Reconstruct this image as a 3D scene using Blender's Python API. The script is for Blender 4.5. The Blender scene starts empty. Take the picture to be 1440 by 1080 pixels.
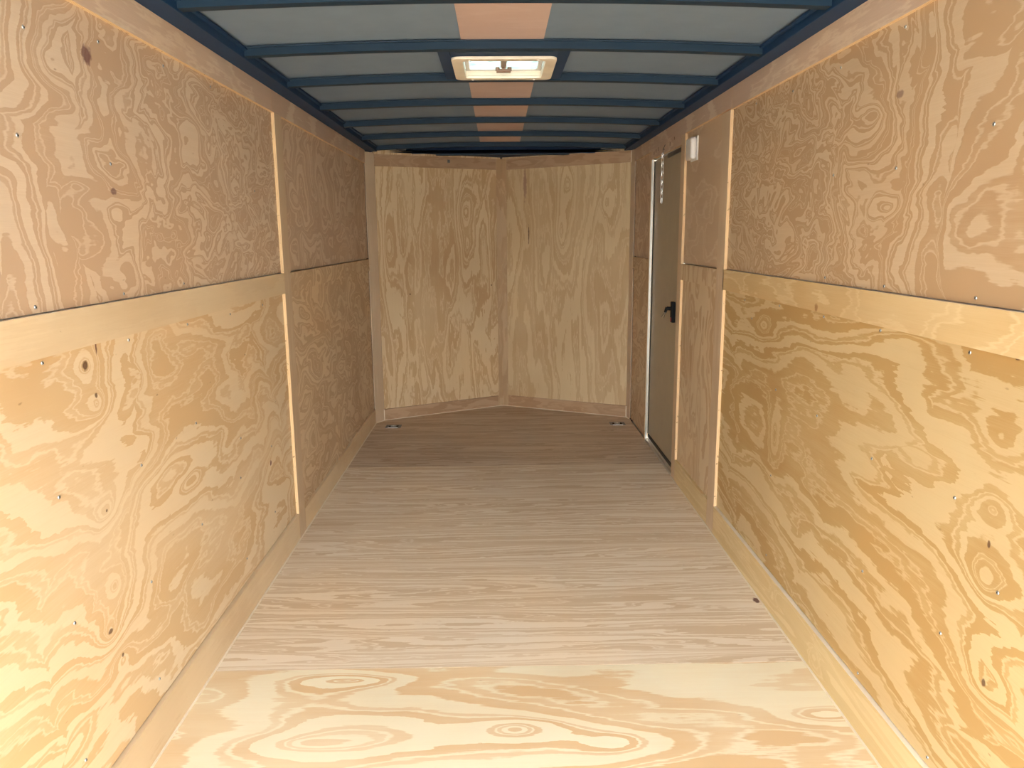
import bpy, bmesh, math, random
from mathutils import Matrix, Vector

S = 1.17                       # survey units (camera 1.271 above the floor) to metres
C = bpy.context.scene.collection
scn = bpy.context.scene
random.seed(4)

# ------------------------------------------------------------------ camera
M = ((0.99980348, 0.01117771, -0.01637248),
     (-0.01818446, 0.18820912, -0.98196062),
     (-0.00789462, 0.98206537, 0.18837539))
HC = 1.271
cam_data = bpy.data.cameras.new('camera')
cam = bpy.data.objects.new('camera', cam_data)
C.objects.link(cam)
mw = Matrix.Identity(4)
for i in range(3):
    for j in range(3):
        mw[i][j] = M[i][j]
mw[2][3] = HC * S
cam.matrix_world = mw
cam_data.sensor_width = 36
cam_data.lens = 27.0
cam_data.clip_start = 0.05
cam_data.clip_end = 200
scn.camera = cam

# ------------------------------------------------------------------ sky, sun, exposure
world = bpy.data.worlds.new('sky')
scn.world = world
world.use_nodes = True
bg = world.node_tree.nodes['Background']
wt = world.node_tree
w_tc = wt.nodes.new('ShaderNodeTexCoord')
w_sp = wt.nodes.new('ShaderNodeSeparateXYZ')
w_rp = wt.nodes.new('ShaderNodeValToRGB')       # hazy sky: bright at the horizon, deeper overhead
w_rp.color_ramp.elements[0].position = 0.0
w_rp.color_ramp.elements[0].color = (0.44, 0.435, 0.42, 1)
w_rp.color_ramp.elements[1].position = 0.45
w_rp.color_ramp.elements[1].color = (0.97, 1.0, 1.0, 1)
wt.links.new(w_tc.outputs['Generated'], w_sp.inputs[0])
wt.links.new(w_sp.outputs[2], w_rp.inputs[0])
wt.links.new(w_rp.outputs[0], bg.inputs[0])
bg.inputs[1].default_value = 23.5
sun_d = bpy.data.lights.new('sun', 'SUN')
sun_d.energy = 3.0
sun_d.angle = 0.01
sun_d.color = (1.0, 0.95, 0.86)
sun = bpy.data.objects.new('sun', sun_d)
C.objects.link(sun)
sun.rotation_euler = (math.radians(-30), math.radians(-50), 0)
sun.location = (-4, 0, 8)
scn.view_settings.view_transform = 'Standard'
scn.view_settings.look = 'None'
scn.view_settings.gamma = 1
scn.view_settings.exposure = 0.0
try:
    scn.view_settings.use_curve_mapping = False
except Exception:
    pass
scn.cycles.max_bounces = 16
scn.cycles.diffuse_bounces = 12


# ------------------------------------------------------------------ node helpers
class NT:
    def __init__(self, name):
        self.mat = bpy.data.materials.new(name)
        self.mat.use_nodes = True
        self.t = self.mat.node_tree
        self.bsdf = self.t.nodes['Principled BSDF']

    def n(self, kind, **kw):
        nd = self.t.nodes.new(kind)
        for k, v in kw.items():
            setattr(nd, k, v)
        return nd

    def put(self, sock, v):
        if v is None:
            return
        if hasattr(v, 'is_output') or isinstance(v, bpy.types.NodeSocket):
            self.t.links.new(v, sock)
        else:
            sock.default_value = v

    def m(self, op, a, b=None, c=None, clamp=False):
        nd = self.n('ShaderNodeMath', operation=op, use_clamp=clamp)
        self.put(nd.inputs[0], a)
        self.put(nd.inputs[1], b)
        self.put(nd.inputs[2], c)
        return nd.outputs[0]

    def noise(self, vec, scale, detail=2.0, rough=0.5, dist=0.0):
        nd = self.n('ShaderNodeTexNoise')
        self.put(nd.inputs['Vector'], vec)
        nd.inputs['Scale'].default_value = scale
        nd.inputs['Detail'].default_value = detail
        nd.inputs['Roughness'].default_value = rough
        nd.inputs['Distortion'].default_value = dist
        return nd.outputs['Fac']

    def xyz(self, a, b, c=0.0):
        nd = self.n('ShaderNodeCombineXYZ')
        self.put(nd.inputs[0], a)
        self.put(nd.inputs[1], b)
        self.put(nd.inputs[2], c)
        return nd.outputs[0]

    def ramp(self, f, stops, interp='LINEAR'):
        nd = self.n('ShaderNodeValToRGB')
        r = nd.color_ramp
        r.interpolation = interp
        while len(r.elements) < len(stops):
            r.elements.new(0.5)
        for e, (p, c) in zip(r.elements, stops):
            e.position = p
            e.color = tuple(c) + (1,) if len(c) == 3 else c
        self.put(nd.inputs[0], f)
        return nd.outputs[0]

    def mix(self, f, a, b, blend='MIX'):
        nd = self.n('ShaderNodeMix', data_type='RGBA', blend_type=blend)
        self.put(nd.inputs[0], f)
        self.put(nd.inputs[6], a if not isinstance(a, tuple) else tuple(a) + (1,))
        self.put(nd.inputs[7], b if not isinstance(b, tuple) else tuple(b) + (1,))
        return nd.outputs[2]

    def mapr(self, v, a, b, c, d, clamp=True):
        nd = self.n('ShaderNodeMapRange', clamp=clamp)
        self.put(nd.inputs[0], v)
        for i, x in enumerate((a, b, c, d)):
            nd.inputs[i + 1].default_value = x
        return nd.outputs[0]


def plain(name, col, rough=0.5, metal=0.0, spec=0.5, vary=0.04):
    t = NT(name)
    tc = t.n('ShaderNodeTexCoord')
    f = t.noise(tc.outputs['Object'], 9.0, 4, 0.6)
    lo = tuple(max(0, c * (1 - vary * 2)) for c in col)
    hi = tuple(min(1, c * (1 + vary * 2)) for c in col)
    t.put(t.bsdf.inputs['Base Color'], t.ramp(f, [(0.3, lo), (0.7, hi)]))
    t.bsdf.inputs['Roughness'].default_value = rough
    t.bsdf.inputs['Metallic'].default_value = metal
    t.bsdf.inputs['Specular IOR Level'].default_value = spec
    return t.mat


LIGHT = (0.66, 0.475, 0.285)
DARK = (0.50, 0.305, 0.145)


WOOD = (1.05, 1.165, 1.34)      # overall wood tone
BANDS = [(1.1, 0.0), (0.45, 0.9), (0.14, 0.1), (0.35, 0.8), (0.5, 0.05), (0.9, 1.0), (0.12, 0.2), (0.3, 0.75),
         (0.10, 0.15), (0.7, 0.85), (0.8, 0.1), (0.30, 0.7), (0.16, 0.1), (0.55, 1.0)]


def plywood(name, au, av, seed=0.0, su=1.0, sv=2.5, scale=1.5, n=7.0, detail=2.0, rough=0.45,
            dist=0.35, dsc=2.0, tilt=(0, 0), knots=(), growth=None, thin=0.5, jag=0.06, jagf=(5, 90),
            light=LIGHT, dark=DARK, duty=0.5, contrast=1.0, specks=0.5, fibre=0.10, stains=(), lines=0.0,
            crease=0.0, creasef=(2.6, 0.5), wig=0.10, gloss=0.42):
    """Rotary-cut pine veneer: contour bands of a smooth height field.
    au, av: which object axis runs along / across the grain; coordinates in survey units."""
    light = tuple(min(0.86, c * g) for c, g in zip(light, WOOD))
    dark = tuple(min(0.86, c * g) for c, g in zip(dark, WOOD))
    t = NT(name)
    tc = t.n('ShaderNodeTexCoord')
    sp = t.n('ShaderNodeSeparateXYZ')
    t.put(sp.inputs[0], tc.outputs['Object'])
    u = t.m('MULTIPLY', sp.outputs[au], 1 / S)
    v = t.m('MULTIPLY', sp.outputs[av], 1 / S)
    pu = t.m('MULTIPLY', u, su)
    pv = t.m('MULTIPLY', v, sv)
    # domain warp
    w1 = t.m('SUBTRACT', t.noise(t.xyz(pu, pv, seed + 11.3), dsc, 2, 0.5), 0.5)
    w2 = t.m('SUBTRACT', t.noise(t.xyz(pu, pv, seed + 47.9), dsc, 2, 0.5), 0.5)
    qu = t.m('ADD', pu, t.m('MULTIPLY', w1, dist))
    qv = t.m('ADD', pv, t.m('MULTIPLY', w2, dist))
    h = t.m('MULTIPLY', t.noise(t.xyz(qu, qv, seed), scale, detail, rough), n)
    if growth:                                   # (extra bands, u0, u1): busier figure towards one end
        g = t.mapr(u, growth[1], growth[2], 0.0, 1.0)
        hh = t.m('MULTIPLY', t.noise(t.xyz(qu, qv, seed + 5.0), scale * growth[3], 3, 0.5), growth[0])
        h = t.m('ADD', h, t.m('MULTIPLY', hh, g))
    if crease:                                   # folds across the grain where the contours pinch together
        cr = t.m('ABSOLUTE', t.m('SUBTRACT', t.noise(t.xyz(t.m('MULTIPLY', qu, creasef[0]), t.m('MULTIPLY', qv, creasef[1]), seed + 61), 1.0, 1), 0.5))
        h = t.m('SUBTRACT', h, t.m('MULTIPLY', t.m('SQRT', t.m('ADD', cr, 0.002)), crease))
    wg = t.m('SUBTRACT', t.noise(t.xyz(t.m('MULTIPLY', u, 9), t.m('MULTIPLY', v, 13), seed + 71), 1.0, 3, 0.55), 0.5)
    h = t.m('ADD', h, t.m('MULTIPLY', wg, wig * 10))
    h = t.m('ADD', h, t.m('MULTIPLY', u, tilt[0]))
    h = t.m('ADD', h, t.m('MULTIPLY', v, tilt[1]))
    for kn in knots:                             # knots push the contours into rings or butterfly pinches
        ku, kv, ru, rv, a = kn[:5]
        du = t.m('DIVIDE', t.m('SUBTRACT', u, ku), ru)
        dv = t.m('DIVIDE', t.m('SUBTRACT', v, kv), rv)
        d2 = t.m('ADD', t.m('MULTIPLY', du, du), t.m('MULTIPLY', dv, dv))
        ex = t.m('MULTIPLY', t.m('EXPONENT', t.m('MULTIPLY', t.m('SQRT', t.m('ADD', d2, 0.01)), -1.3)), a)
        if len(kn) > 5:
            ang = t.m('ARCTAN2', dv, du)
            lob = t.m('ADD', t.m('COSINE', t.m('ADD', t.m('MULTIPLY', ang, kn[5]), 0.6)), t.m('MULTIPLY', t.m('COSINE', t.m('MULTIPLY', ang, 2)), 0.6))
            ex = t.m('MULTIPLY', ex, lob)
        h = t.m('ADD', h, ex)
    # ragged band edges, drawn out along the grain
    j = t.m('SUBTRACT', t.noise(t.xyz(t.m('MULTIPLY', u, jagf[0]), t.m('MULTIPLY', v, jagf[1]), seed), 1.0, 3, 0.6), 0.5)
    j2 = t.m('SUBTRACT', t.noise(t.xyz(t.m('MULTIPLY', u, 22), t.m('MULTIPLY', v, 40), seed + 3), 1.0, 3, 0.6), 0.5)
    h = t.m('ADD', h, t.m('MULTIPLY', j, jag * 11))
    h = t.m('ADD', h, t.m('MULTIPLY', j2, jag * 4))
    tot = sum(w for w, _ in BANDS)
    stops, pos = [], 0.0
    for i, (w, tone) in enumerate(BANDS):        # irregular growth rings: wide pale, wide tan, thin pairs
        nx = BANDS[(i + 1) % len(BANDS)][1]
        soft = 0.02 if nx > tone else 0.05
        stops.append(((pos + 0.04) / tot, (tone * 0.9,) * 3))
        pos += w
        stops.append(((pos - soft) / tot, (tone,) * 3))
    if len(stops) > 31: stops = stops[:31]
    fr = t.m('FRACT', t.m('MULTIPLY', h, 1.0 / tot))
    bw = t.n('ShaderNodeRGBToBW'); t.put(bw.inputs[0], t.ramp(fr, stops))
    f = bw.outputs[0]
    f = t.mapr(f, 0.0, 1.0, 0.5 - duty, 1.0, clamp=False) if duty < 0.5 else t.mapr(f, 0.0, 1.0, 0.0, 1.0)
    # broad clear areas where the figure fades
    clear = t.mapr(t.noise(t.xyz(pu, pv, seed + 31), 1.3, 2), 0.32, 0.52, 0.55, 1.0)
    f = t.m('MULTIPLY', f, clear)
    f = t.m('MULTIPLY', f, contrast * 1.12)
    # fine pores and fibres
    fb = t.m('SUBTRACT', t.noise(t.xyz(t.m('MULTIPLY', u, 14), t.m('MULTIPLY', v, 420), seed + 7), 1.0, 2), 0.5)
    fb2 = t.m('SUBTRACT', t.noise(t.xyz(t.m('MULTIPLY', u, 3), t.m('MULTIPLY', v, 60), seed + 9), 1.0, 3), 0.5)
    f = t.m('ADD', f, t.m('MULTIPLY', fb, fibre * 4), clamp=False)
    f = t.m('ADD', f, t.m('MULTIPLY', fb2, fibre * 4), clamp=True)
    col = t.mix(f, light, dark)
    # slow tone drift over the sheet
    tone = t.noise(t.xyz(u, v, seed + 90), 1.4, 3)
    warm = t.ramp(tone, [(0.3, (0.90, 0.86, 0.82)), (0.5, (1.0, 1.0, 1.0)), (0.72, (1.05, 1.0, 0.93))])
    col = t.mix(1.0, col, warm, 'MULTIPLY')
    # small dark pitch flecks
    if specks:
        s1 = t.noise(t.xyz(t.m('MULTIPLY', u, 26), t.m('MULTIPLY', v, 60), seed + 13), 1.0, 1)
        sm = t.mapr(s1, 0.80, 0.84, 0.0, specks)
        col = t.mix(sm, col, (0.20, 0.11, 0.05))
    for (ku, kv, ru, rv, c, st) in stains:       # knots proper: dark plugs and purple marks
        wob = t.m('MULTIPLY', t.m('SUBTRACT', t.noise(t.xyz(u, v, seed + 17), 55, 3), 0.5), 1.6)
        du = t.m('DIVIDE', t.m('SUBTRACT', u, ku), ru)
        dv = t.m('DIVIDE', t.m('SUBTRACT', v, kv), rv)
        d = t.m('ADD', t.m('SQRT', t.m('ADD', t.m('MULTIPLY', du, du), t.m('MULTIPLY', dv, dv))), wob)
        k = t.mapr(d, 0.7, 1.1, st, 0.0)
        col = t.mix(k, col, c)
    t.put(t.bsdf.inputs['Base Color'], col)
    t.bsdf.inputs['Roughness'].default_value = 0.6
    t.bsdf.inputs['Specular IOR Level'].default_value = gloss
    t.put(t.bsdf.inputs['Roughness'], t.mapr(f, 0, 1, 0.5, 0.62))
    bump = t.n('ShaderNodeBump')
    bump.inputs['Strength'].default_value = 0.12
    bump.inputs['Distance'].default_value = 0.002
    t.put(bump.inputs['Height'], f)
    t.put(t.bsdf.inputs['Normal'], bump.outputs[0])
    return t.mat


def ply_edge(name, axis, along):
    """Sawn edge of plywood: pale and tan plies in lines."""
    t = NT(name)
    tc = t.n('ShaderNodeTexCoord')
    sp = t.n('ShaderNodeSeparateXYZ')
    t.put(sp.inputs[0], tc.outputs['Object'])
    a = t.m('MULTIPLY', sp.outputs[axis], 1 / S)
    b = t.m('MULTIPLY', sp.outputs[along], 1 / S)
    w = t.m('MULTIPLY', t.noise(t.xyz(a, b, 2.0), 20, 3), 0.3)
    f = t.m('FRACT', t.m('ADD', t.m('MULTIPLY', a, 240.0), w))
    col = t.ramp(f, [(0.0, (0.78, 0.57, 0.33)), (0.45, (0.86, 0.66, 0.40)), (0.55, (0.52, 0.33, 0.16)), (0.8, (0.66, 0.45, 0.24))])
    sp2 = t.mapr(t.noise(t.xyz(a, b, 8.0), 45, 2), 0.66, 0.7, 0.0, 0.8)
    col = t.mix(sp2, col, (0.22, 0.12, 0.05))
    t.put(t.bsdf.inputs['Base Color'], col)
    t.bsdf.inputs['Roughness'].default_value = 0.6
    return t.mat


# ------------------------------------------------------------------ mesh helpers (survey units in, metres out)
def V(x, y, z):
    return Vector((x * S, y * S, z * S))


def prism_bm(bm, pts, z0, z1, mi=0):
    """vertical prism over a plan polygon (x, y); z0, z1 may be per-point lists"""
    n = len(pts)
    zl = z0 if isinstance(z0, (list, tuple)) else [z0] * n
    zh = z1 if isinstance(z1, (list, tuple)) else [z1] * n
    lo = [bm.verts.new(V(p[0], p[1], zl[i])) for i, p in enumerate(pts)]
    hi = [bm.verts.new(V(p[0], p[1], zh[i])) for i, p in enumerate(pts)]
    fs = [bm.faces.new(lo[::-1]), bm.faces.new(hi)]
    for i in range(n):
        k = (i + 1) % n
        fs.append(bm.faces.new((lo[i], lo[k], hi[k], hi[i])))
    for f in fs:
        f.material_index = mi
    return fs


def box_bm(bm, x0, x1, y0, y1, z0, z1, mi=0):
    return prism_bm(bm, [(x0, y0), (x1, y0), (x1, y1), (x0, y1)], z0, z1, mi)


def cyl_bm(bm, p0, p1, r0, r1=None, n=16, mi=0, cap=True):
    r1 = r0 if r1 is None else r1
    a, b = V(*p0), V(*p1)
    d = (b - a).normalized()
    s = d.orthogonal().normalized()
    q = d.cross(s)
    A, B = [], []
    for i in range(n):
        c, e = math.cos(2 * math.pi * i / n), math.sin(2 * math.pi * i / n)
        A.append(bm.verts.new(a + (s * c + q * e) * r0 * S))
        B.append(bm.verts.new(b + (s * c + q * e) * r1 * S))
    for i in range(n):
        k = (i + 1) % n
        bm.faces.new((A[i], A[k], B[k], B[i])).material_index = mi
    if cap:
        bm.faces.new(A[::-1]).material_index = mi
        bm.faces.new(B).material_index = mi


def link(name, bm, mats, parent=None, smooth=False, bevel=0.0, seg=2, origin=None):
    bmesh.ops.recalc_face_normals(bm, faces=bm.faces)
    if bevel:
        ed = [e for e in bm.edges if len(e.link_faces) == 2 and e.calc_face_angle(0) > 0.5]
        bmesh.ops.bevel(bm, geom=ed, offset=bevel * S, segments=seg, affect='EDGES', profile=0.5)
    if origin is not None:
        bmesh.ops.translate(bm, verts=bm.verts, vec=-origin)
    me = bpy.data.meshes.new(name)
    bm.to_mesh(me)
    bm.free()
    for m in (mats if isinstance(mats, (list, tuple)) else [mats]):
        me.materials.append(m)
    if smooth:
        for p in me.polygons:
            p.use_smooth = True
        try:
            me.set_sharp_from_angle(angle=0.6)
        except Exception:
            pass
    o = bpy.data.objects.new(name, me)
    C.objects.link(o)
    if origin is not None:
        o.location = origin
    if parent is not None:
        o.parent = parent
        base, q = Vector((0, 0, 0)), parent
        while q is not None:
            base = base + q.matrix_basis.translation
            q = q.parent
        o.location = (origin if origin is not None else Vector((0, 0, 0))) - base
    return o


def tag(o, label=None, cat=None, group=None, kind=None):
    if label: o['label'] = label
    if cat: o['category'] = cat
    if group: o['group'] = group
    if kind: o['kind'] = kind
    return o


def empty(name, loc=(0, 0, 0)):
    o = bpy.data.objects.new(name, None)
    o.empty_display_size = 0.05
    C.objects.link(o)
    o.location = V(*loc)
    return o


def boxobj(name, x0, x1, y0, y1, z0, z1, mats, parent=None, bevel=0.0, face_mat=None, **kw):
    bm = bmesh.new()
    box_bm(bm, x0, x1, y0, y1, z0, z1)
    if face_mat:                                   # {(axis, sign): slot}
        bmesh.ops.recalc_face_normals(bm, faces=bm.faces)
        for f in bm.faces:
            for (ax, sg), mi in face_mat.items():
                if f.normal[ax] * sg > 0.9:
                    f.material_index = mi
    return link(name, bm, mats, parent, bevel=bevel, **kw)


# ------------------------------------------------------------------ layout (survey units)
XL, XR = -0.864, 0.915          # room faces of the battens
PL, PR = -0.876, 0.927          # room faces of the plywood sheets
YB = -0.9           # open rear end, set farther back to slow the light's falloff inside
HT = 1.834                      # top of the side battens
SY = 3.143                      # sheet seam
VL, VC, VR = (-0.818, 5.315), (0.030, 5.765), (0.903, 5.325)   # nose: left, apex, right (batten faces)

# ------------------------------------------------------------------ materials
m_edge_y = ply_edge('plywood_edge_upright', 0, 2)
m_edge_h = ply_edge('plywood_edge_level', 0, 1)
m_navy = plain('dark_blue_painted_steel', (0.008, 0.029, 0.060), 0.6, spec=0.3)
m_navy2 = plain('blue_painted_steel_lip', (0.020, 0.045, 0.080), 0.6, spec=0.3)
m_rail = plain('navy_paint_light_offset', (0.008, 0.038, 0.105), 0.6, spec=0.3)  # same navy as the bows, made bluer to counter warm bounce light
m_skin = plain('grey_roof_lining', (0.172, 0.245, 0.345), 0.7, vary=0.02)
m_alu = plain('aluminium', (0.62, 0.62, 0.60), 0.35, 0.9)
m_zinc = plain('zinc_screw', (0.42, 0.45, 0.47), 0.35, 0.85)
m_bright = plain('bright_chain_steel', (0.75, 0.76, 0.76), 0.3, 0.6)
m_dkzinc = plain('dull_steel', (0.16, 0.17, 0.17), 0.4, 0.8)
m_black = plain('black_plastic', (0.008, 0.009, 0.011), 0.6, spec=0.15)
m_red = plain('red_plastic', (0.30, 0.012, 0.02), 0.4)
m_rubber = plain('black_rubber', (0.02, 0.02, 0.018), 0.7)
m_white = plain('white_plastic', (0.80, 0.79, 0.78), 0.35)
m_cream = plain('cream_plastic', (0.82, 0.76, 0.64), 0.4)
m_door = plain('olive_beige_door_skin', (0.42, 0.365, 0.26), 0.5, vary=0.02)
m_caulk = plain('pale_floor_edge', (0.82, 0.74, 0.60), 0.6)
m_body = plain('white_outer_skin', (0.75, 0.75, 0.75), 0.4)
m_gap = plain('dark_gap', (0.03, 0.025, 0.02), 0.9)
m_brown = plain('brown_plastic', (0.22, 0.12, 0.08), 0.4)

PURPLE = (0.13, 0.05, 0.06)
KN = (0.12, 0.06, 0.03)
UP_L, UP_D = (0.66, 0.50, 0.345), (0.51, 0.34, 0.21)
LO_L, LO_D = (0.70, 0.53, 0.335), (0.585, 0.385, 0.195)
ply_LU = plywood('plywood_wall_left_upper', 1, 2, seed=3.1, su=1.0, sv=1.7, scale=1.7, n=12, dist=0.5,
                 growth=(30, 1.4, 2.4, 2.2), duty=0.42, jag=0.04, contrast=1.3, crease=7, wig=0.12, light=UP_L, dark=UP_D,
                 knots=[(1.62, 1.62, 0.12, 0.09, 7.0), (1.82, 1.33, 0.12, 0.06, 6.0)],
                 stains=[(1.76, 1.66, 0.022, 0.02, PURPLE, 0.8), (1.82, 1.38, 0.016, 0.007, PURPLE, 0.7)])
ply_LL = plywood('plywood_wall_left_lower', 1, 2, seed=17.4, su=0.75, sv=2.3, scale=1.5, n=16, dist=0.45, contrast=1.0,
                 tilt=(-1.2, 16.0), duty=0.5, jag=0.08, jagf=(7, 70), crease=6, creasef=(2.0, 0.3), wig=0.14, light=LO_L, dark=LO_D,
                 knots=[(1.62, 1.01, 0.09, 0.07, 6), (1.65, 0.92, 0.06, 0.05, 4), (1.64, 0.68, 0.10, 0.06, 6),
                        (1.60, 0.41, 0.08, 0.06, 6), (1.64, 0.50, 0.06, 0.05, 4), (1.64, 0.32, 0.07, 0.05, -4), (2.10, 0.60, 0.16, 0.05, 5)],
                 stains=[(1.62, 1.01, 0.011, 0.011, KN, 0.95), (1.65, 0.94, 0.006, 0.006, KN, 0.9), (1.64, 0.68, 0.005, 0.004, KN, 0.9),
                         (1.60, 0.41, 0.010, 0.006, KN, 0.9), (1.64, 0.33, 0.005, 0.005, KN, 0.9), (2.84, 0.43, 0.012, 0.010, (0.13, 0.04, 0.03), 0.95),
                         (1.67, 1.04, 0.004, 0.014, (0.14, 0.05, 0.03), 0.9)])
ply_RU = plywood('plywood_wall_right_upper', 1, 2, seed=29.7, su=1.0, sv=1.7, scale=1.7, n=12, dist=0.5,
                 growth=(34, 1.6, 2.3, 2.2), duty=0.42, jag=0.04, contrast=1.3, crease=7, wig=0.12,
                 light=(0.59, 0.43, 0.265), dark=(0.45, 0.285, 0.15),  # darker wood colour stands in for weaker light on this side
                 knots=[(1.95, 1.56, 0.10, 0.07, 7), (1.85, 1.33, 0.14, 0.06, 6), (2.15, 1.2, 0.22, 0.07, 5)],
                 stains=[(1.84, 1.585, 0.016, 0.009, PURPLE, 0.6)])
ply_RL = plywood('plywood_wall_right_lower', 1, 2, seed=41.2, su=0.5, sv=2.5, scale=1.4, n=11, dist=0.45, contrast=1.0,
                 tilt=(-1.2, 13.0), duty=0.5, jag=0.09, jagf=(5, 70), crease=4, creasef=(1.8, 0.3), wig=0.10,
                 light=(0.58, 0.42, 0.215), dark=(0.44, 0.27, 0.10),  # also darkened in colour, as this wall catches less light
                 knots=[(1.33, 0.42, 0.10, 0.07, 5), (1.36, 0.62, 0.10, 0.08, 6), (1.36, 0.76, 0.08, 0.05, 4), (1.36, 0.90, 0.07, 0.05, 2.5),
                        (2.50, 0.60, 0.08, 0.14, 5), (2.66, 0.96, 0.10, 0.05, 5)],
                 stains=[(1.33, 0.42, 0.007, 0.010, KN, 0.9), (1.36, 0.69, 0.005, 0.008, KN, 0.9), (1.34, 1.05, 0.006, 0.004, KN, 0.9)])
ply_LFU = plywood('plywood_wall_left_far_upper', 1, 2, seed=53.0, su=1.0, sv=1.5, scale=2.2, n=26, dist=0.5, duty=0.42,
                  jag=0.04, crease=6, wig=0.14, contrast=1.2, light=(0.68, 0.50, 0.34), dark=(0.55, 0.37, 0.235))
ply_LFL = plywood('plywood_wall_left_far_lower', 1, 2, seed=61.0, su=1.0, sv=2.0, scale=2.3, n=26, dist=0.5, duty=0.45,
                  jag=0.04, crease=6, wig=0.14, contrast=1.2, light=(0.69, 0.51, 0.32), dark=(0.55, 0.37, 0.21))
ply_RFU = plywood('plywood_wall_right_far_upper', 1, 2, seed=67.0, su=1.0, sv=2.0, scale=1.5, n=8, dist=0.4, duty=0.5,
                  jag=0.03, light=(0.64, 0.47, 0.31), dark=(0.55, 0.375, 0.225))
ply_RFL = plywood('plywood_wall_right_far_lower', 2, 1, seed=71.0, su=1.0, sv=2.2, scale=2.2, n=16, dist=0.5, duty=0.5,
                  jag=0.03, light=(0.65, 0.48, 0.29), dark=(0.53, 0.345, 0.185))
ply_VL = plywood('plywood_nose_left', 2, 0, seed=77.0, su=0.5, sv=3.2, scale=1.7, n=17, dist=0.45, duty=0.5, tilt=(0, 10),
                 jag=0.10, jagf=(8, 110), crease=3, creasef=(1.5, 0.3), wig=0.12, light=(0.64, 0.46, 0.255), dark=(0.50, 0.31, 0.15),
                 knots=[(1.45, -0.23, 0.16, 0.07, 6), (1.22, -0.22, 0.16, 0.06, 6), (1.2, -0.75, 0.25, 0.05, 6)],
                 stains=[(0.92, -0.05, 0.006, 0.006, KN, 0.9), (0.88, -0.62, 0.006, 0.006, KN, 0.9)])
ply_VR = plywood('plywood_nose_right', 2, 0, seed=86.0, su=0.5, sv=3.2, scale=1.5, n=13, dist=0.4, duty=0.5, tilt=(0, -10),
                 jag=0.10, jagf=(7, 120), wig=0.08, contrast=0.8, light=(0.64, 0.465, 0.255), dark=(0.51, 0.325, 0.16),
                 knots=[(1.62, 0.5, 0.16, 0.06, 5), (1.3, 0.45, 0.15, 0.05, 5), (1.5, 0.75, 0.15, 0.05, 5)],
                 stains=[(1.64, 0.20, 0.11, 0.012, (0.30, 0.16, 0.13), 0.6), (1.28, 0.225, 0.07, 0.004, (0.1, 0.05, 0.03), 0.9)])
ply_F1 = plywood('plywood_floor_near', 0, 1, seed=95.0, su=0.8, sv=2.6, scale=1.4, n=8, dist=0.35, duty=0.5, detail=1.0,
                 jag=0.05, jagf=(4, 70), wig=0.04, light=(0.83, 0.70, 0.48), dark=(0.68, 0.45, 0.23), fibre=0.06, gloss=0.5, specks=0.3,
                 knots=[(-0.49, 1.77, 0.26, 0.07, 5.0), (0.03, 1.81, 0.10, 0.05, 4), (-0.45, 2.05, 0.18, 0.035, 4), (0.28, 1.75, 0.12, 0.06, 3.0),
                        (0.87, 1.85, 0.25, 0.08, 5.0)])
ply_F2 = plywood('plywood_floor_middle', 0, 1, seed=103.0, su=0.40, sv=5.5, scale=1.3, n=26, dist=0.5, duty=0.5, tilt=(0.5, 60),
                 jag=0.12, jagf=(4, 60), wig=0.09, contrast=1.15, light=(0.78, 0.63, 0.46), dark=(0.62, 0.45, 0.28), fibre=0.10, gloss=0.5,
                 stains=[(0.90, 2.51, 0.012, 0.018, (0.10, 0.03, 0.02), 0.95)])
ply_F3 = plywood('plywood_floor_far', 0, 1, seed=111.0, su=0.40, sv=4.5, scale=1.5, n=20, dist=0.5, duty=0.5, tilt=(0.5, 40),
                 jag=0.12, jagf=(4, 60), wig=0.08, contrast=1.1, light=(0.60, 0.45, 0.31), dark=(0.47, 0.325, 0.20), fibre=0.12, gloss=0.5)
strip_L = plywood('plywood_strip_left', 1, 2, seed=121.0, su=0.7, sv=2.5, scale=1.2, n=4, duty=0.5, contrast=0.4, wig=0.03,
                  light=(0.68, 0.505, 0.305), dark=(0.58, 0.40, 0.22))
strip_R = plywood('plywood_strip_right', 1, 2, seed=127.0, su=0.9, sv=2.2, scale=1.9, n=8, duty=0.5, contrast=0.8, wig=0.05,
                  light=(0.70, 0.515, 0.275), dark=(0.57, 0.375, 0.165),
                  stains=[(2.2, 1.063, 0.012, 0.012, (0.34, 0.18, 0.07), 0.9)])
strip_top = plywood('plywood_top_strip', 1, 2, seed=131.0, su=0.7, sv=1.2, scale=1.6, n=6, duty=0.5, contrast=0.8, wig=0.05,
                    light=(0.68, 0.52, 0.37), dark=(0.54, 0.37, 0.26))
strip_up = plywood('plywood_upright_strip', 2, 1, seed=137.0, su=0.5, sv=3.0, scale=1.8, n=6, duty=0.5, contrast=0.5, wig=0.03,
                   light=(0.64, 0.47, 0.30), dark=(0.54, 0.37, 0.22))
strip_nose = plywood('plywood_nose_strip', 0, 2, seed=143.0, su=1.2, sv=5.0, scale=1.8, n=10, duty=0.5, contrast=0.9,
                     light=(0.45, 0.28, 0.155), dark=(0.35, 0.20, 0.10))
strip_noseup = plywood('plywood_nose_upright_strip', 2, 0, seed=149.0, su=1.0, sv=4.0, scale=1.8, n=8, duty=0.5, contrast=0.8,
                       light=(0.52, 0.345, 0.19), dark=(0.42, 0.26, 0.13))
base_R = plywood('pine_base_strip_right', 1, 2, seed=151.0, su=0.5, sv=9.0, scale=1.6, n=7, duty=0.5, contrast=0.6, wig=0.04,
                 light=(0.68, 0.50, 0.26), dark=(0.56, 0.385, 0.17),
                 knots=[(2.05, 0.05, 0.05, 0.03, 3), (2.4, 0.08, 0.04, 0.03, 3)])
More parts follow.
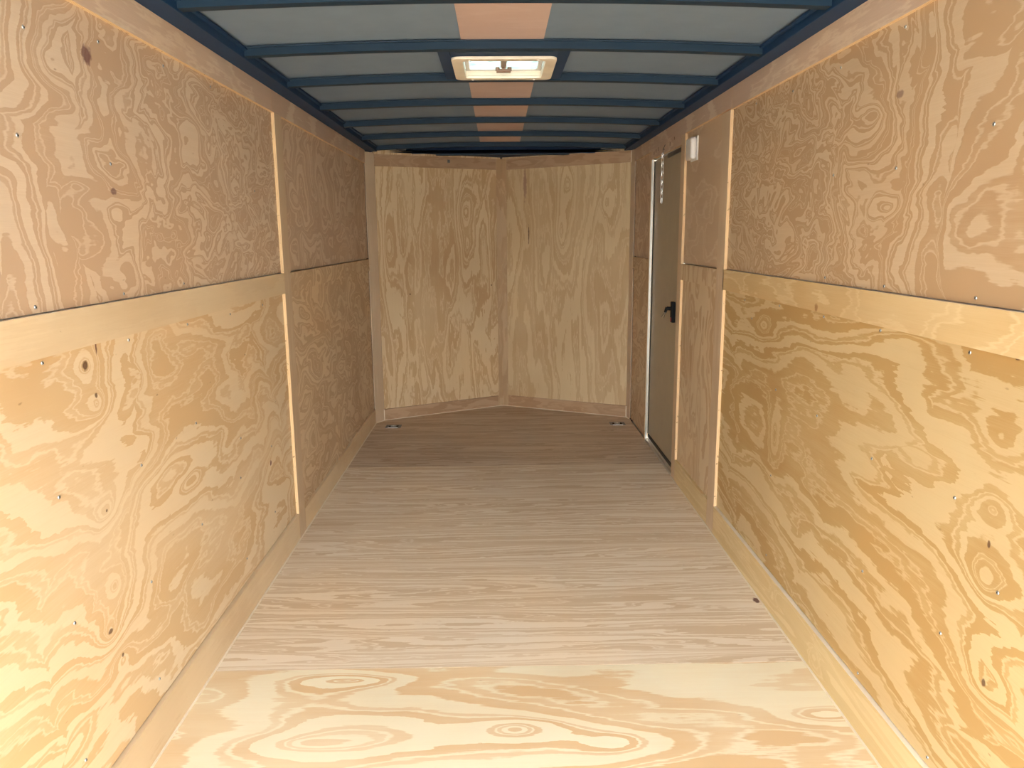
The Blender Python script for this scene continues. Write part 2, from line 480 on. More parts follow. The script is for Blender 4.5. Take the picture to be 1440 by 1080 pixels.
luan = plywood('pink_luan_roof_strip', 0, 1, seed=157.0, su=1.0, sv=3.0, scale=1.5, n=3, duty=0.5, contrast=0.3, specks=0.2, wig=0.03,
               light=(0.55, 0.385, 0.315), dark=(0.48, 0.32, 0.255), fibre=0.05)

# ------------------------------------------------------------------ ground outside the open rear end
gm = NT('sunlit_concrete')
gtc = gm.n('ShaderNodeTexCoord')
gm.put(gm.bsdf.inputs['Base Color'], gm.ramp(gm.noise(gtc.outputs['Object'], 3.0, 6, 0.7), [(0.3, (0.26, 0.25, 0.23)), (0.7, (0.36, 0.34, 0.31))]))
gm.bsdf.inputs['Roughness'].default_value = 0.85
g = boxobj('ground', -18, 18, -20, 22, -0.50, -0.42, gm.mat)
tag(g, 'pale sunlit concrete ground outside the open trailer', 'ground', kind='structure')

# ------------------------------------------------------------------ floor
floor = empty('floor')
tag(floor, 'plywood trailer floor of three sheets narrowing to a point', 'floor', kind='structure')
boxobj('plywood_sheet', XL - 0.004, XR + 0.004, YB, 2.1115, -0.03, 0.0, ply_F1, floor)['label'] = 'pale near floor sheet with broad looping grain'
boxobj('plywood_sheet', XL - 0.004, XR + 0.004, 2.1135, 4.18, -0.03, 0.0, ply_F2, floor)['label'] = 'middle floor sheet with fine straight grain'
bm = bmesh.new()
prism_bm(bm, [(XL - 0.004, 4.182), (XR + 0.004, 4.182), (XR + 0.004, 5.27), (VR[0], VR[1]), (VC[0], VC[1]), (VL[0], VL[1]), (XL - 0.004, 5.24)], -0.03, 0.0)
link('plywood_sheet', bm, ply_F3, floor)['label'] = 'brown far floor sheet running into the nose'
boxobj('underfloor', XL - 0.03, XR + 0.05, YB, 5.9, -0.08, -0.032, m_gap, floor)
# pale line where the floor meets the walls
e_w = 0.0055
boxobj('edge_strip', XL - 0.001, XL + e_w, YB, 5.235, 0.0, 0.003, m_caulk, floor)
boxobj('edge_strip', XR - e_w, XR + 0.001, YB, 3.935, 0.0, 0.003, m_caulk, floor)


def vstrip(bm, p, q, t0, t1, z0, z1, mi=0, zq=None):
    """box along plan segment p->q, from t0 to t1 behind (away from the room)"""
    p, q = Vector(p), Vector(q)
    d = (q - p).normalized()
    nrm = Vector((-d.y, d.x))
    if nrm.y < 0: nrm = -nrm
    pts = [p + nrm * t0, q + nrm * t0, q + nrm * t1, p + nrm * t1]
    z0l = [z0] * 4 if zq is None else [z0, zq[0], zq[0], z0]
    z1l = [z1] * 4 if zq is None else [z1, zq[1], zq[1], z1]
    return prism_bm(bm, [tuple(a) for a in pts], z0l, z1l, mi)


for (p, q) in ((VL, VC), (VC, VR), ((XL, 5.232), VL), (VR, (XR, 5.268))):
    bm = bmesh.new()
    vstrip(bm, p, q, -0.007, 0.002, 0.0, 0.003)
    link('edge_strip', bm, m_caulk, floor)

# ------------------------------------------------------------------ side walls
bs = bmesh.new()
cyl_bm(bs, (0, 0, 0), (0.0016, 0, 0), 0.0042, 0.0033, 12, cap=True)
box_bm(bs, 0.0012, 0.0019, -0.0022, 0.0022, -0.0005, 0.0005, 1)
box_bm(bs, 0.0012, 0.0019, -0.0005, 0.0005, -0.0022, 0.0022, 1)
screw0 = None
bmesh.ops.recalc_face_normals(bs, faces=bs.faces)
screw_me = bpy.data.meshes.new('screw'); bs.to_mesh(screw_me); bs.free()
screw_me.materials.append(m_zinc); screw_me.materials.append(m_gap)


def screw(parent, x, y, z, rz):
    o = bpy.data.objects.new('screw', screw_me)
    C.objects.link(o)
    o.parent = parent
    o.location = V(x, y, z) - parent.matrix_basis.translation
    o.rotation_euler = (random.uniform(0, 1.5), 0, rz)
    return o


GZ0, GZ1 = 1.131, 1.1352
TOPZ = 1.876

wl = empty('wall_left')
tag(wl, 'left trailer wall of tan figured plywood sheets', 'wall', kind='structure')
X0, X1 = PL - 0.014, PL
p = boxobj('plywood_sheet', X0, X1, YB, SY + 0.05, GZ1, TOPZ, ply_LU, wl); p['label'] = 'upper near sheet with dark purple knot'
for y, z in ((1.54, 1.66), (1.82, 1.70), (2.16, 1.72), (2.50, 1.73), (1.48, 1.46), (1.82, 1.44), (1.47, 1.147), (1.82, 1.147), (2.17, 1.150), (2.87, 1.44)):
    screw(p, PL, y, z, 0)
p = boxobj('plywood_sheet', X0, X1, YB, SY + 0.05, 0.1150, GZ0, ply_LL, wl); p['label'] = 'lower near sheet with a column of knots'
for y, z in ((1.47, 1.040), (1.82, 1.038), (2.17, 1.036), (2.52, 1.03), (2.87, 1.03), (2.17, .75), (1.47, .77), (1.82, .73), (2.15, .45), (2.53, .61), (2.86, .49),
             (2.5, .48), (1.47, .5), (1.81, .43), (1.8, .17), (1.45, .2), (2.5, .19), (2.85, .23)):
    screw(p, PL, y, z, 0)
boxobj('plywood_sheet', X0, X1, SY + 0.052, 5.26, GZ1, TOPZ, ply_LFU, wl)['label'] = 'upper far sheet with maze-like grain'
boxobj('plywood_sheet', X0, X1, SY + 0.052, 5.26, 0.0995, GZ0, ply_LFL, wl)['label'] = 'lower far sheet with rippled grain'
boxobj('outer_skin', X0 - 0.03, X0 - 0.002, YB, 5.40, -0.08, 1.93, m_body, wl)

wr = empty('wall_right')
tag(wr, 'right trailer wall of golden figured plywood sheets', 'wall', kind='structure')
X0, X1 = PR, PR + 0.014
p = boxobj('plywood_sheet', X0, X1, YB, SY + 0.05, GZ1, TOPZ, ply_RU, wr); p['label'] = 'upper near sheet with maze-like grain'
for y, z in ((1.84, 1.73), (2.17, 1.71), (2.51, 1.71), (2.86, 1.73), (1.48, 1.47), (1.83, 1.42), (2.17, 1.43), (1.48, 1.147), (1.84, 1.147), (2.18, 1.15)):
    screw(p, PR, y, z, math.pi)
p = boxobj('plywood_sheet', X0, X1, YB, SY + 0.05, 0.1280, GZ0, ply_RL, wr); p['label'] = 'lower near sheet with sweeping golden grain'
for y, z in ((1.48, 1.04), (1.84, 1.04), (2.17, 1.04), (2.52, 1.04), (2.88, 1.03), (2.79, .97), (2.17, .75), (2.51, .76), (1.48, .74), (1.83, .72), (2.51, .46),
             (1.83, .42), (2.51, .17), (1.48, .44), (1.32, .61), (1.81, .145), (1.48, .145)):
    screw(p, PR, y, z, math.pi)
DY0, DY1, DZ0, DZ1 = 3.945, 4.705, 0.026, 1.712      # door opening
boxobj('plywood_sheet', X0, X1, SY + 0.052, 3.92, GZ1, TOPZ, ply_RFU, wr)['label'] = 'upper sheet between seam strip and door'
boxobj('plywood_sheet', X0, X1, SY + 0.052, 3.92, 0.0, GZ0, ply_RFL, wr)['label'] = 'lower sheet between seam strip and door'
boxobj('plywood_sheet', X0, X1, DY1 + 0.01, 5.29, GZ1, TOPZ, ply_LFU, wr)['label'] = 'upper narrow sheet beyond the door'
boxobj('plywood_sheet', X0, X1, DY1 + 0.01, 5.29, 0.0, GZ0, ply_LFL, wr)['label'] = 'lower narrow sheet beyond the door'
boxobj('plywood_sheet', X0, X1, 3.922, DY1 + 0.008, DZ1 + 0.01, TOPZ, ply_RFU, wr)['label'] = 'short sheet above the door'
bm = bmesh.new()
for (ya, yb, za, zb) in ((YB, DY0 - .03, -.08, 1.93), (DY1 + .03, 5.40, -.08, 1.93), (DY0 - .03, DY1 + .03, DZ1 + .03, 1.93), (DY0 - .03, DY1 + .03, -.08, -0.02)):
    box_bm(bm, PR + .016, PR + .045, ya, yb, za, zb)
link('outer_skin', bm, m_body, wr)

# strips over the sheets (proud of them by their own thickness)
trim_no = [0]


def trim(name, label, *a, **k):
    o = boxobj(name, *a, **k)
    tag(o, label, 'wood trim', kind='structure')
    return o


def tn():
    trim_no[0] += 1
    return 'trim_%d' % trim_no[0]


for side in (0, 1):
    if side == 0:
        xa, xb, st, sr, yj, ye, word, bz = PL, XL, strip_L, strip_L, 3.115, 5.232, 'left', 0.098
    else:
        xa, xb, st, sr, yj, ye, word, bz = XR, PR, strip_R, strip_R, 3.120, 5.268, 'right', 0.102
    fm = {(1, -1): 1, (2, -1): 2}
    mats = lambda m: [m, m_edge_y, m_edge_h]
    trim(tn(), 'plywood strip along the top of the %s wall, nearer length' % word, xa, xb, YB, yj - 0.001, 1.752, HT, mats(strip_top), face_mat=fm)
    trim(tn(), 'plywood strip along the top of the %s wall, farther length' % word, xa, xb, yj + 0.001, ye, 1.752 if side == 0 else 1.757, HT, mats(strip_top), face_mat=fm)
    trim(tn(), 'plywood rail along the middle of the %s wall, nearer length' % word, xa, xb, YB, SY + 0.0, 1.052, 1.133, [sr, m_edge_y, m_edge_h, m_caulk], face_mat={(2, 1): 3})
    if side == 0:
        trim(tn(), 'plywood rail along the middle of the left wall, farther length', xa, xb, 3.245, ye, 1.052, 1.131, mats(ply_LFL), face_mat=fm)
        trim(tn(), 'upright plywood strip over the sheet seam of the left wall', xa, xb, SY + 0.001, 3.243, 0.0, 1.7515, mats(strip_up), face_mat=fm)
    else:
        trim(tn(), 'plywood rail of the right wall between seam strip and door', xa, xb, 3.237, 3.868, 1.052, 1.131, mats(ply_RFL), face_mat=fm)
        trim(tn(), 'plywood rail of the right wall beyond the door', xa, xb, DY1 + 0.022, ye, 1.052, 1.131, mats(ply_LFL), face_mat=fm)
        trim(tn(), 'upright plywood strip over the sheet seam of the right wall', xa, xb, SY - 0.013, 3.235, 0.0, 1.7515, mats(strip_up), face_mat=fm)
        trim(tn(), 'upright plywood strip on the near side of the door', xa, xb, 3.870, DY0, 0.0, 1.7565, mats(strip_up), face_mat=fm)
        trim(tn(), 'narrow upright plywood strip on the far side of the door', xa, xb, DY1, DY1 + 0.02, 0.0, 1.7565, mats(strip_up), face_mat=fm)
        trim(tn(), 'plywood strip above the door', xa, xb, DY0 + 0.001, DY1 - 0.001, DZ1, 1.7565, mats(strip_top), face_mat=fm)
b_ = boxobj('baseboard_left', PL - 0.014, XL, YB, SY - 0.001, 0.0, 0.112, [strip_L, m_edge_y], None, face_mat={(1, -1): 1})
tag(b_, 'plywood base strip at the foot of the left wall, near the camera', 'baseboard', kind='structure')
b_ = boxobj('baseboard_left_far', PL - 0.014, XL, 3.245, 5.232, 0.0, 0.098, [strip_L, m_edge_y], None, face_mat={(1, -1): 1})
tag(b_, 'plywood base strip at the foot of the left wall, beyond the seam', 'baseboard', kind='structure')
b_ = boxobj('baseboard_right', XR, PR + 0.014, YB, SY - 0.014, 0.0, 0.125, [base_R, m_edge_y, m_caulk], None, face_mat={(1, -1): 1, (2, 1): 2})
tag(b_, 'pine base strip with knots at the foot of the right wall, near the camera', 'baseboard', kind='structure')
b_ = boxobj('baseboard_right_far', XR, PR, 3.237, 3.868, 0.0, 0.115, [base_R, m_edge_y], None, face_mat={(1, -1): 1})
tag(b_, 'pine base strip of the right wall beside the door', 'baseboard', kind='structure')

# ------------------------------------------------------------------ nose walls
NZL, NZC, NZR = 1.818, 1.822, 1.832


def nose(side):
    w = empty('wall_front_left' if side == 0 else 'wall_front_right')
    p, q = (VL, VC) if side == 0 else (VC, VR)
    zp, zq = (NZL, NZC) if side == 0 else (NZC, NZR)
    tag(w, ('left' if side == 0 else 'right') + ' half of the pointed plywood nose wall', 'wall', kind='structure')
    bm = bmesh.new(); vstrip(bm, p, q, 0.0125, 0.026, 0.0, 1.85)
    s = link('plywood_sheet', bm, ply_VL if side == 0 else ply_VR, w)
    if side: s['label'] = 'sheet with a purple-brown streak and a crack'
    bm = bmesh.new(); vstrip(bm, p, q, 0.030, 0.06, -0.08, 1.93); link('outer_skin', bm, m_body, w)
    P, Q = Vector(p), Vector(q)
    d = (Q - P).normalized()
    cb = 0.042                                     # half the centre strip
    a = P + d * 0.001 if side == 0 else P + d * cb
    b = Q - d * cb if side == 0 else Q - d * 0.001
    bm = bmesh.new()
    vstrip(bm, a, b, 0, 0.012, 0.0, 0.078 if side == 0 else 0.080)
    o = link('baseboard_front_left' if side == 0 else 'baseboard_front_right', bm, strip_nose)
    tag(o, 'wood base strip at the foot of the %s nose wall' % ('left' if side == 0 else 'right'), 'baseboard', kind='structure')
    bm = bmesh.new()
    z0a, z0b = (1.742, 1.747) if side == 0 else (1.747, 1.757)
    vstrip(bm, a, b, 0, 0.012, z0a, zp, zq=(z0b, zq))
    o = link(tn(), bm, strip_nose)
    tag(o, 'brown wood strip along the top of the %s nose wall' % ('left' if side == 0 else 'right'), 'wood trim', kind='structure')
    return w


wfl, wfr = nose(0), nose(1)
# centre strip, bent over the apex
dL = (Vector(VC) - Vector(VL)).normalized(); dR = (Vector(VR) - Vector(VC)).normalized()
cL = Vector(VC) - dL * 0.0405; cR = Vector(VC) + dR * 0.0405
bm = bmesh.new()
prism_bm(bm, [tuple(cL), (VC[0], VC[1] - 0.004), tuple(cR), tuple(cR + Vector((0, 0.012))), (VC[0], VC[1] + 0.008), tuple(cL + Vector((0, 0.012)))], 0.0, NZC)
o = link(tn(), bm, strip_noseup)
tag(o, 'upright wood strip down the point of the nose wall', 'wood trim', kind='structure')
bt = bmesh.new()
bp = Vector(VL) + dL * 0.535
vstrip(bt, bp, bp + dL * 0.018, -0.004, -0.0005, 1.782, 1.802)
vstrip(bt, bp + dL * 0.006, bp + dL * 0.012, -0.007, -0.0041, 1.789, 1.795)
link('bolt', bt, m_dkzinc, wfl)['label'] = 'square steel bolt head near the top strip'
# corner strips cutting off the corners
for k, (pa, pb) in enumerate((((XL, 5.233), (VL[0], VL[1])), ((VR[0], VR[1]), (XR, 5.269)))):
    bm = bmesh.new()
    if k == 0:
        pts = [pa, pb, (pb[0], pb[1] + 0.05), (XL - 0.011, 5.40), (XL - 0.011, 5.262), (XL, 5.262)]
    else:
        pts = [pa, pb, (XR, 5.292), (XR + 0.011, 5.292), (XR + 0.011, 5.40), (pa[0], pa[1] + 0.05)]
    prism_bm(bm, pts, 0.0, 1.826 if k == 0 else HT)
    o = link(tn(), bm, strip_up)
    tag(o, 'upright plywood strip in the front %s corner' % ('left' if k == 0 else 'right'), 'wood trim', kind='structure')
# added plug behind the corner strips and nose, blocks stray light leaks
bm = bmesh.new()
prism_bm(bm, [(-0.93, 5.28), (-0.879, 5.28), (-0.86, 5.33), (-0.86, 5.37), (0.03, 5.83), (0.95, 5.37), (0.95, 5.34), (0.935, 5.30), (0.99, 5.30), (0.99, 5.45), (0.04, 6.0), (-0.99, 5.45)], -0.08, 1.99)
link('light_leak_plug', bm, m_gap, wfl)
# raised sawn end of the nose strips at the corners
d = (Vector(VC) - Vector(VL)).normalized()
bm = bmesh.new(); vstrip(bm, Vector(VL) - d * 0.001, Vector(VL) + d * 0.004, -0.003, 0.0, 0.0, 0.078); link('end_grain', bm, m_caulk, wfl)
d = (Vector(VR) - Vector(VC)).normalized()
bm = bmesh.new(); vstrip(bm, Vector(VR) - d * 0.005, Vector(VR) + d * 0.0, -0.003, 0.0, 0.0, 0.08); link('end_grain', bm, m_caulk, wfr)
bm = bmesh.new(); vstrip(bm, Vector(VR) - d * 0.004, Vector(VR) + d * 0.0, -0.003, 0.0, 1.755, 1.832); link('end_grain', bm, m_caulk, wfr)

# ------------------------------------------------------------------ ceiling
ZC, ARCH = 1.886, 0.022


def arch(x, zc=ZC):
    return zc - ARCH * ((x - 0.028) / 0.88) ** 2


def arched(bm, x0, x1, y0, y1, dz0, dz1, n=24, mi=0):
    """slab following the roof arch between dz0 and dz1 relative to the lining"""
    rows = []
    for i in range(n + 1):
        x = x0 + (x1 - x0) * i / n
        z = arch(x)
        rows.append([bm.verts.new(V(x, y, z + dz)) for y, dz in ((y0, dz0), (y1, dz0), (y1, dz1), (y0, dz1))])
    for i in range(n):
        a, b = rows[i], rows[i + 1]
        for k in range(4):
            l = (k + 1) % 4
            bm.faces.new((a[k], a[l], b[l], b[k])).material_index = mi
    bm.faces.new(rows[0][::-1]); bm.faces.new(rows[-1])


ceil = empty('ceiling', (0.03, 3.2, ZC))
tag(ceil, 'grey arched trailer roof lining above dark blue roof bows', 'ceiling', kind='structure')
VX0, VX1, VY0, VY1 = -0.122, 0.178, 2.745, 3.045       # clear roof opening of the vent
bm = bmesh.new()
box_bm(bm, -0.96, 1.0, 5.3, 6.05, 1.9, 1.99)
link('light_leak_slab', bm, m_gap, ceil)  # added unseen slab, keeps sky light from leaking in at the apex
bm = bmesh.new()
arched(bm, -0.93, 0.98, YB, VY0, 0.004, 0.012)
arched(bm, -0.93, 0.98, VY1, 5.95, 0.004, 0.012)
arched(bm, -0.93, VX0, VY0, VY1, 0.004, 0.012)
arched(bm, VX1, 0.98, VY0, VY1, 0.004, 0.012)
link('roof_lining', bm, m_skin, ceil)
for (ya, yb) in ((YB, 2.655), (3.165, 5.58)):
    bm = bmesh.new()
    arched(bm, -0.110, 0.153, ya, yb, 0.0005, 0.0035, n=6)
    link('wood_strip', bm, luan, ceil)['label'] = 'pink brown wood strip along the middle of the roof'
# top rails along both walls
for k, (xa, xb, word) in enumerate(((-0.930, -0.800, 'left'), (0.858, 0.980, 'right'))):
    bm = bmesh.new()
    box_bm(bm, xa, xb, YB, 5.60, HT + 0.001, 1.868)
    xi = (xb, xb + 0.012) if k == 0 else (xa - 0.012, xa)
    box_bm(bm, xi[0] - 0.001, xi[1] + 0.001, YB, 5.60, 1.858, 1.866)
    o = link(tn(), bm, m_rail, bevel=0.0012, seg=1)
    tag(o, 'dark blue steel rail along the top of the %s wall' % word, 'steel rail', kind='structure')

names = ['nearest dark blue roof bow, cut by the top of the picture', 'dark blue roof bow just in front of the roof vent',
         'dark blue roof bow along the far side of the roof vent', 'first full dark blue roof bow beyond the roof vent',
         'second full dark blue roof bow beyond the roof vent', 'third full dark blue roof bow beyond the roof vent',
         'last dark blue roof bow before the nose plate']
for i, y in enumerate((2.085, 2.605, 3.110, 3.655, 4.205, 4.755, 5.285)):
    x0, x1 = -0.798, 0.856
    root = empty('roof_bow', (0.03, y, ZC - 0.026))
    tag(root, names[i], 'roof beam', 'roof bows')
    bm = bmesh.new()
    arched(bm, x0, x1, y, y + 0.036, -0.026, 0.0)
    link('bow_tube', bm, m_navy, root)
    for (fa, fb) in ((y - 0.009, y - 0.0002), (y + 0.0362, y + 0.046)):
        bm = bmesh.new(); arched(bm, x0, x1, fa, fb, -0.0035, 0.0)
        link('flange', bm, m_navy2, root)

# steel plate closing the nose
bm = bmesh.new()
prism_bm(bm, [(-0.798, 5.46), (0.856, 5.46), (0.93, 5.37), (0.04, 5.83), (-0.86, 5.37)], 1.835, 1.845)
arched(bm, -0.798, 0.856, 5.455, 5.475, -0.045, 0.0)
o = link(tn(), bm, m_rail)
tag(o, 'dark blue steel plate closing the roof above the nose', 'steel plate', kind='structure')
o = boxobj('cover_plate', -0.42, 0.50, 5.50, 5.56, 1.828, 1.834, m_navy2, o)

# ------------------------------------------------------------------ roof vent
vc = (0.028, 2.895)
vent = empty('roof_vent', (vc[0], vc[1], 1.858))
tag(vent, 'square cream plastic roof vent with a clear bright lid', 'roof vent')


def ring(bm, cx, cy, ho, hi, ro, ri, z0, z1, n=6):
    def loop(hw, r, z):
        out = []
        for q, (sx, sy) in enumerate(((1, 1), (-1, 1), (-1, -1), (1, -1))):
            for k in range(n + 1):
                a = math.pi / 2 * (q + k / n)
                out.append(bm.verts.new(V(cx + sx * (hw - r) + r * math.cos(a), cy + sy * (hw - r) + r * math.sin(a), z)))
        return out
    L = [loop(ho, ro, z1), loop(ho, ro, z0), loop(hi, ri, z0), loop(hi, ri, z1)]
    m = len(L[0])
    for j in range(4):
        A, B = L[j], L[(j + 1) % 4]
        for i in range(m):
            k = (i + 1) % m
            bm.faces.new((A[i], A[k], B[k], B[i]))


bm = bmesh.new(); ring(bm, *vc, 0.178, 0.140, 0.03, 0.012, 1.853, 1.862)
link('trim_ring', bm, m_cream, vent, bevel=0.0015, seg=2, smooth=True)
bm = bmesh.new(); ring(bm, *vc, 0.147, 0.1405, 0.012, 0.010, 1.8625, 1.8800)
link('inner_well', bm, m_cream, vent)
lidm = NT('translucent_lid')
tl = lidm.n('ShaderNodeBsdfTranslucent'); tl.inputs[0].default_value = (0.30, 0.345, 0.335, 1)
tr = lidm.n('ShaderNodeBsdfTransparent'); tr.inputs[0].default_value = (0.025, 0.035, 0.038, 1)
ltc = lidm.n('ShaderNodeTexCoord')
lf = lidm.ramp(lidm.noise(ltc.outputs['Object'], 14, 4, 0.6), [(0.35, (0.55,) * 3), (0.65, (1.0,) * 3)])
mx = lidm.n('ShaderNodeMixShader')
lidm.put(mx.inputs[0], lf); lidm.put(mx.inputs[1], tr.outputs[0]); lidm.put(mx.inputs[2], tl.outputs[0])
lidm.put(lidm.t.nodes['Material Output'].inputs[0], mx.outputs[0])
bm = bmesh.new(); box_bm(bm, vc[0] - 0.1485, vc[0] + 0.1485, vc[1] - 0.1485, vc[1] + 0.1485, 1.8875, 1.8895)
link('lid', bm, lidm.mat, vent)
bm = bmesh.new()
ring(bm, *vc, 0.139, 0.124, 0.012, 0.008, 1.8802, 1.8835)
link('lid_rim', bm, m_white, vent)
boxobj('lift_bracket', vc[0] - 0.011, vc[0] + 0.011, vc[1] - 0.05, vc[1] + 0.10, 1.879, 1.885, m_alu, vent, bevel=0.002)
bm = bmesh.new()
cyl_bm(bm, (vc[0], vc[1] + 0.085, 1.8785), (vc[0], vc[1] + 0.085, 1.868), 0.006)
cyl_bm(bm, (vc[0] - 0.026, vc[1] + 0.085, 1.868), (vc[0] + 0.026, vc[1] + 0.085, 1.868), 0.007)
cyl_bm(bm, (vc[0] - 0.022, vc[1] + 0.085, 1.868), (vc[0] - 0.022, vc[1] + 0.085, 1.880), 0.008)
cyl_bm(bm, (vc[0] + 0.022, vc[1] + 0.085, 1.868), (vc[0] + 0.022, vc[1] + 0.085, 1.880), 0.008)
link('crank_knob', bm, m_brown, vent, smooth=True)
for (dx, dy) in ((-0.115, 0.16), (0.115, 0.16), (-0.115, -0.16), (0.115, -0.16)):
    bm = bmesh.new()
    cyl_bm(bm, (vc[0] + dx, vc[1] + dy, 1.8528), (vc[0] + dx, vc[1] + dy, 1.8495), 0.0055, 0.004)
    link('screw', bm, m_white, vent, smooth=True)
# steel framing round the vent
framing = empty('vent_framing', (vc[0], vc[1], 1.87))
tag(framing, 'dark blue steel frame holding the roof vent between two bows', 'steel frame')
boxobj('side_bar', VX0 - 0.068, VX0 - 0.030, 2.653, 3.099, 1.8625, 1.882, m_rail, framing)
boxobj('side_bar', VX1 + 0.030, VX1 + 0.066, 2.653, 3.099, 1.8625, 1.882, m_rail, framing)
boxobj('cross_bar', VX0 - 0.029, VX1 + 0.029, 2.653, 2.742, 1.8645, 1.882, m_rail, framing)
boxobj('lip', VX0 - 0.01, VX1 + 0.01, 2.662, 2.668, 1.862, 1.8642, m_navy2, framing)
bm = bmesh.new()
for a in ((VX0 - 0.029, VX1 + 0.029, 3.05, 3.099),):
    box_bm(bm, *a, 1.8645, 1.882)
link('cross_bar', bm, m_rail, framing)

# ------------------------------------------------------------------ side door
door = empty('door_1', (XR + 0.03, (DY0 + DY1) / 2, 0))
tag(door, 'olive beige side door set in the right wall', 'door', kind='structure')
boxobj('door_panel', XR + 0.0215, XR + 0.050, DY0 + 0.012, DY1 - 0.016, DZ0 + 0.012, DZ1 - 0.008, m_door, door)
boxobj('jamb', XR + 0.002, XR + 0.0145, DY1 - 0.012, DY1 - 0.001, 0.004, DZ1 - 0.001, m_alu, door)['label'] = 'bright metal jamb on the far side'
boxobj('jamb', PR + 0.001, XR + 0.060, DY0 - 0.002, DY0 + 0.008, 0.004, DZ1 - 0.001, m_alu, door)
boxobj('head_jamb', PR + 0.001, XR + 0.060, DY0 + 0.009, DY1 - 0.013, DZ1 - 0.006, DZ1 + 0.006, m_alu, door)
boxobj('head_seal', XR + 0.010, XR + 0.021, DY0 + 0.012, DY0 + 0.36, DZ1 - 0.028, DZ1 - 0.0065, m_dkzinc, door)
bm = bmesh.new()
box_bm(bm, XR + 0.0005, XR + 0.015, DY0 + 0.001, DY1 - 0.013, 0.0, 0.012)
box_bm(bm, XR + 0.015, XR + 0.060, DY0 + 0.009, DY1 - 0.013, 0.0, 0.026)
link('sill', bm, m_alu, door, bevel=0.001, seg=1)
boxobj('seal', XR + 0.0155, XR + 0.021, DY0 + 0.009, DY1 - 0.020, 0.0265, 0.045, m_rubber, door)
boxobj('seal', XR + 0.015, XR + 0.021, DY1 - 0.020, DY1 - 0.0125, 0.046, DZ1 - 0.01, m_rubber, door)
# latch
LY = 4.070
latch = boxobj('latch', XR + 0.002, XR + 0.0212, LY - 0.022, LY + 0.022, 0.815, 0.925, m_black, door, bevel=0.004)
latch['label'] = 'black latch with red button'
boxobj('release_button', XR - 0.0015, XR + 0.0018, LY - 0.016, LY + 0.006, 0.820, 0.842, m_red, latch, bevel=0.001)
bm = bmesh.new()
cyl_bm(bm, (XR + 0.001, LY + 0.006, 0.888), (XR - 0.018, LY + 0.012, 0.889), 0.010, 0.010)
cyl_bm(bm, (XR - 0.017, LY + 0.012, 0.894), (XR - 0.026, LY + 0.014, 0.868), 0.009, 0.0075)
link('lock_knob', bm, m_black, latch, smooth=True)
# two keys hanging from the knob
kr = empty('key_bunch', (XR - 0.026, LY + 0.014, 0.866))
tag(kr, 'two thin metal keys hanging from the black door latch', 'keys')
for (a, b) in (((XR - 0.028, LY + 0.013, 0.867), (XR - 0.046, LY + 0.018, 0.842)), ((XR - 0.024, LY + 0.014, 0.867), (XR - 0.032, LY + 0.020, 0.836))):
    bm = bmesh.new(); cyl_bm(bm, a, b, 0.0018, 0.0012, 8)
    link('key', bm, m_dkzinc, kr)

# door chain hanging from its hook
CY = 4.335
ch = empty('door_chain', (XR - 0.004, CY, 1.725))
tag(ch, 'short steel door chain hanging from a hook above the door', 'chain')


def link_bm(bm, c, L, R, r, turn):
    n, m = 20, 6
    rows = []
    for i in range(n):
        a = 2 * math.pi * i / n
        px = R * math.cos(a); pz = R * math.sin(a) + (L if math.sin(a) > 0 else -L if math.sin(a) < 0 else 0)
        nx, nz = math.cos(a), math.sin(a)
        row = []
        for k in range(m):
            b = 2 * math.pi * k / m
            lx = px + r * math.cos(b) * nx; lz = pz + r * math.cos(b) * nz; ly = r * math.sin(b)
            row.append(bm.verts.new(V(c[0] + lx * math.cos(turn) - ly * math.sin(turn), c[1] + lx * math.sin(turn) + ly * math.cos(turn), c[2] + lz)))
        rows.append(row)
    for i in range(n):
        for k in range(m):
            bm.faces.new((rows[i][k], rows[i][(k + 1) % m], rows[(i + 1) % n][(k + 1) % m], rows[(i + 1) % n][k]))


z = 1.700
for i in range(11):
    bm = bmesh.new()
    link_bm(bm, (XR - 0.010, CY + 0.0015 * math.sin(i * 1.3), z), 0.0085, 0.0065, 0.0020, math.pi / 4 + (math.pi / 2 if i % 2 else 0))
    link('chain_link', bm, m_bright, ch, smooth=True)
    z -= 0.0240
bm = bmesh.new()
cyl_bm(bm, (XR - 0.0002, CY, 1.732), (XR - 0.010, CY, 1.732), 0.0022, 0.0022, 8)
cyl_bm(bm, (XR - 0.009, CY, 1.733), (XR - 0.008, CY, 1.708), 0.0020, 0.0016, 8)
cyl_bm(bm, (XR - 0.009, CY, 1.731), (XR - 0.006, CY - 0.035, 1.752), 0.0020, 0.0016, 8)
link('hook', bm, m_dkzinc, ch, smooth=True)
# ragged nail marks above the door
for (y, zz, L) in ((4.20, 1.735, .02), (4.50, 1.742, .02), (4.56, 1.738, .018), (4.62, 1.733, .016), (4.10, 1.755, .014)):
    boxobj('nail_mark', XR - 0.0006, XR - 0.0001, y, y + 0.010, zz, zz + L, plain('brown_mark', (0.20, 0.12, 0.07), 0.8), wr)

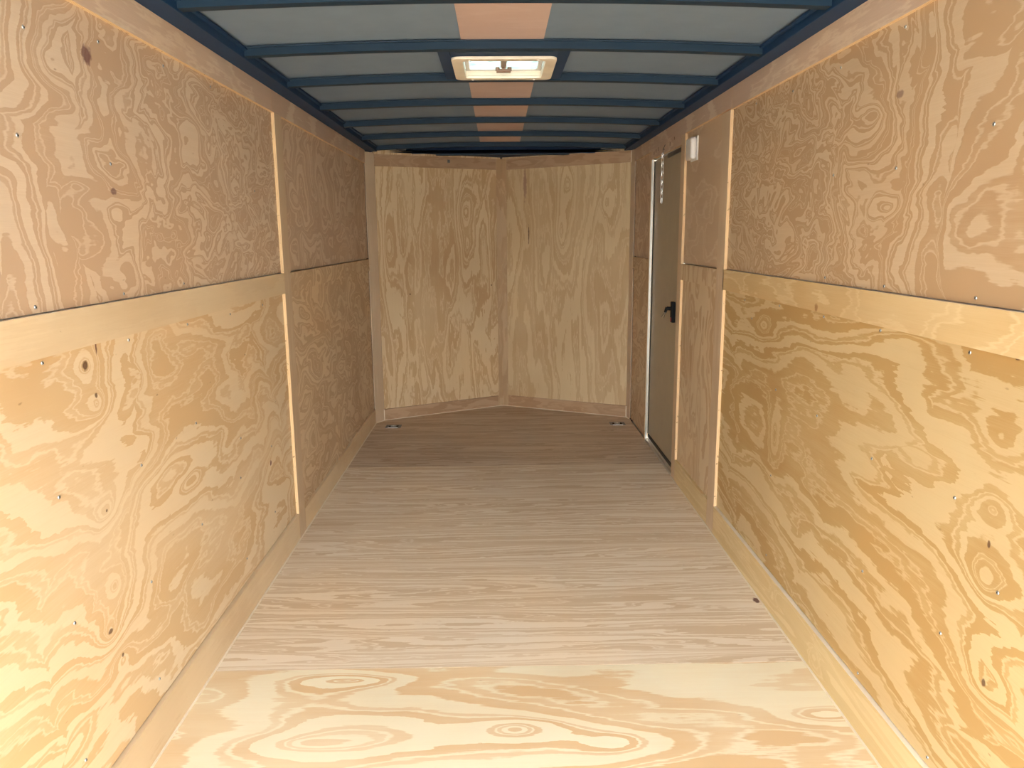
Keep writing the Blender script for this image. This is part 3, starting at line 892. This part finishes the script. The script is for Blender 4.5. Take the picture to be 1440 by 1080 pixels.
# ------------------------------------------------------------------ white fixture beside the door
fx = empty('wall_fixture', (PR, 3.70, 1.66))
tag(fx, 'small white rounded plastic fixture high on the wall beside the door', 'wall fixture')
boxobj('back_plate', PR - 0.006, PR - 0.0003, 3.655, 3.775, 1.612, 1.722, m_white, fx, bevel=0.0022)
boxobj('cover', PR - 0.034, PR - 0.0065, 3.66, 3.77, 1.617, 1.717, m_white, fx, bevel=0.012, seg=4, smooth=True)
boxobj('button', PR - 0.0365, PR - 0.0345, 3.735, 3.75, 1.690, 1.702, m_body, fx, bevel=0.0006)

# ------------------------------------------------------------------ recessed tie-down rings in the floor
def tie_down(x, y, label):
    r = empty('tie_down_ring', (x, y, 0.0))
    tag(r, label, 'tie-down ring', 'floor tie-down rings')
    bm = bmesh.new()
    w, h = 0.052, 0.040
    for (a, b, c_, d_) in ((-w, -0.034, -h, h), (0.034, w, -h, h), (-0.034, 0.034, -h, -0.026), (-0.034, 0.034, 0.026, h)):
        box_bm(bm, x + a, x + b, y + c_, y + d_, 0.0002, 0.003)
    link('flange', bm, m_dkzinc, r)
    bm = bmesh.new(); box_bm(bm, x - 0.033, x + 0.033, y - 0.025, y + 0.025, 0.0002, 0.0010)
    link('recess', bm, m_gap, r)
    bm = bmesh.new(); box_bm(bm, x - 0.034, x + 0.034, y - h - 0.0030, y - h - 0.0002, 0.0002, 0.0055)
    link('front_lip', bm, m_alu, r)
    bm = bmesh.new()
    n, m = 24, 6
    rows = []
    for i in range(n):
        a = 2 * math.pi * i / n
        row = []
        for k in range(m):
            b = 2 * math.pi * k / m
            rr = 0.017 + 0.003 * math.cos(b)
            row.append(bm.verts.new(V(x + rr * math.cos(a), y + rr * math.sin(a), 0.0045 + 0.003 * math.sin(b))))
        rows.append(row)
    for i in range(n):
        for k in range(m):
            bm.faces.new((rows[i][k], rows[i][(k + 1) % m], rows[(i + 1) % n][(k + 1) % m], rows[(i + 1) % n][k]))
    link('ring', bm, m_zinc, r, smooth=True)
    bm = bmesh.new(); cyl_bm(bm, (x, y, 0.0011), (x, y, 0.009), 0.009, 0.006, 12)
    link('bolt', bm, m_alu, r, smooth=True)


tie_down(-0.728, 5.125, 'square steel tie-down ring in the floor at the front left corner')
tie_down(0.808, 5.130, 'square steel tie-down ring in the floor at the front right corner')
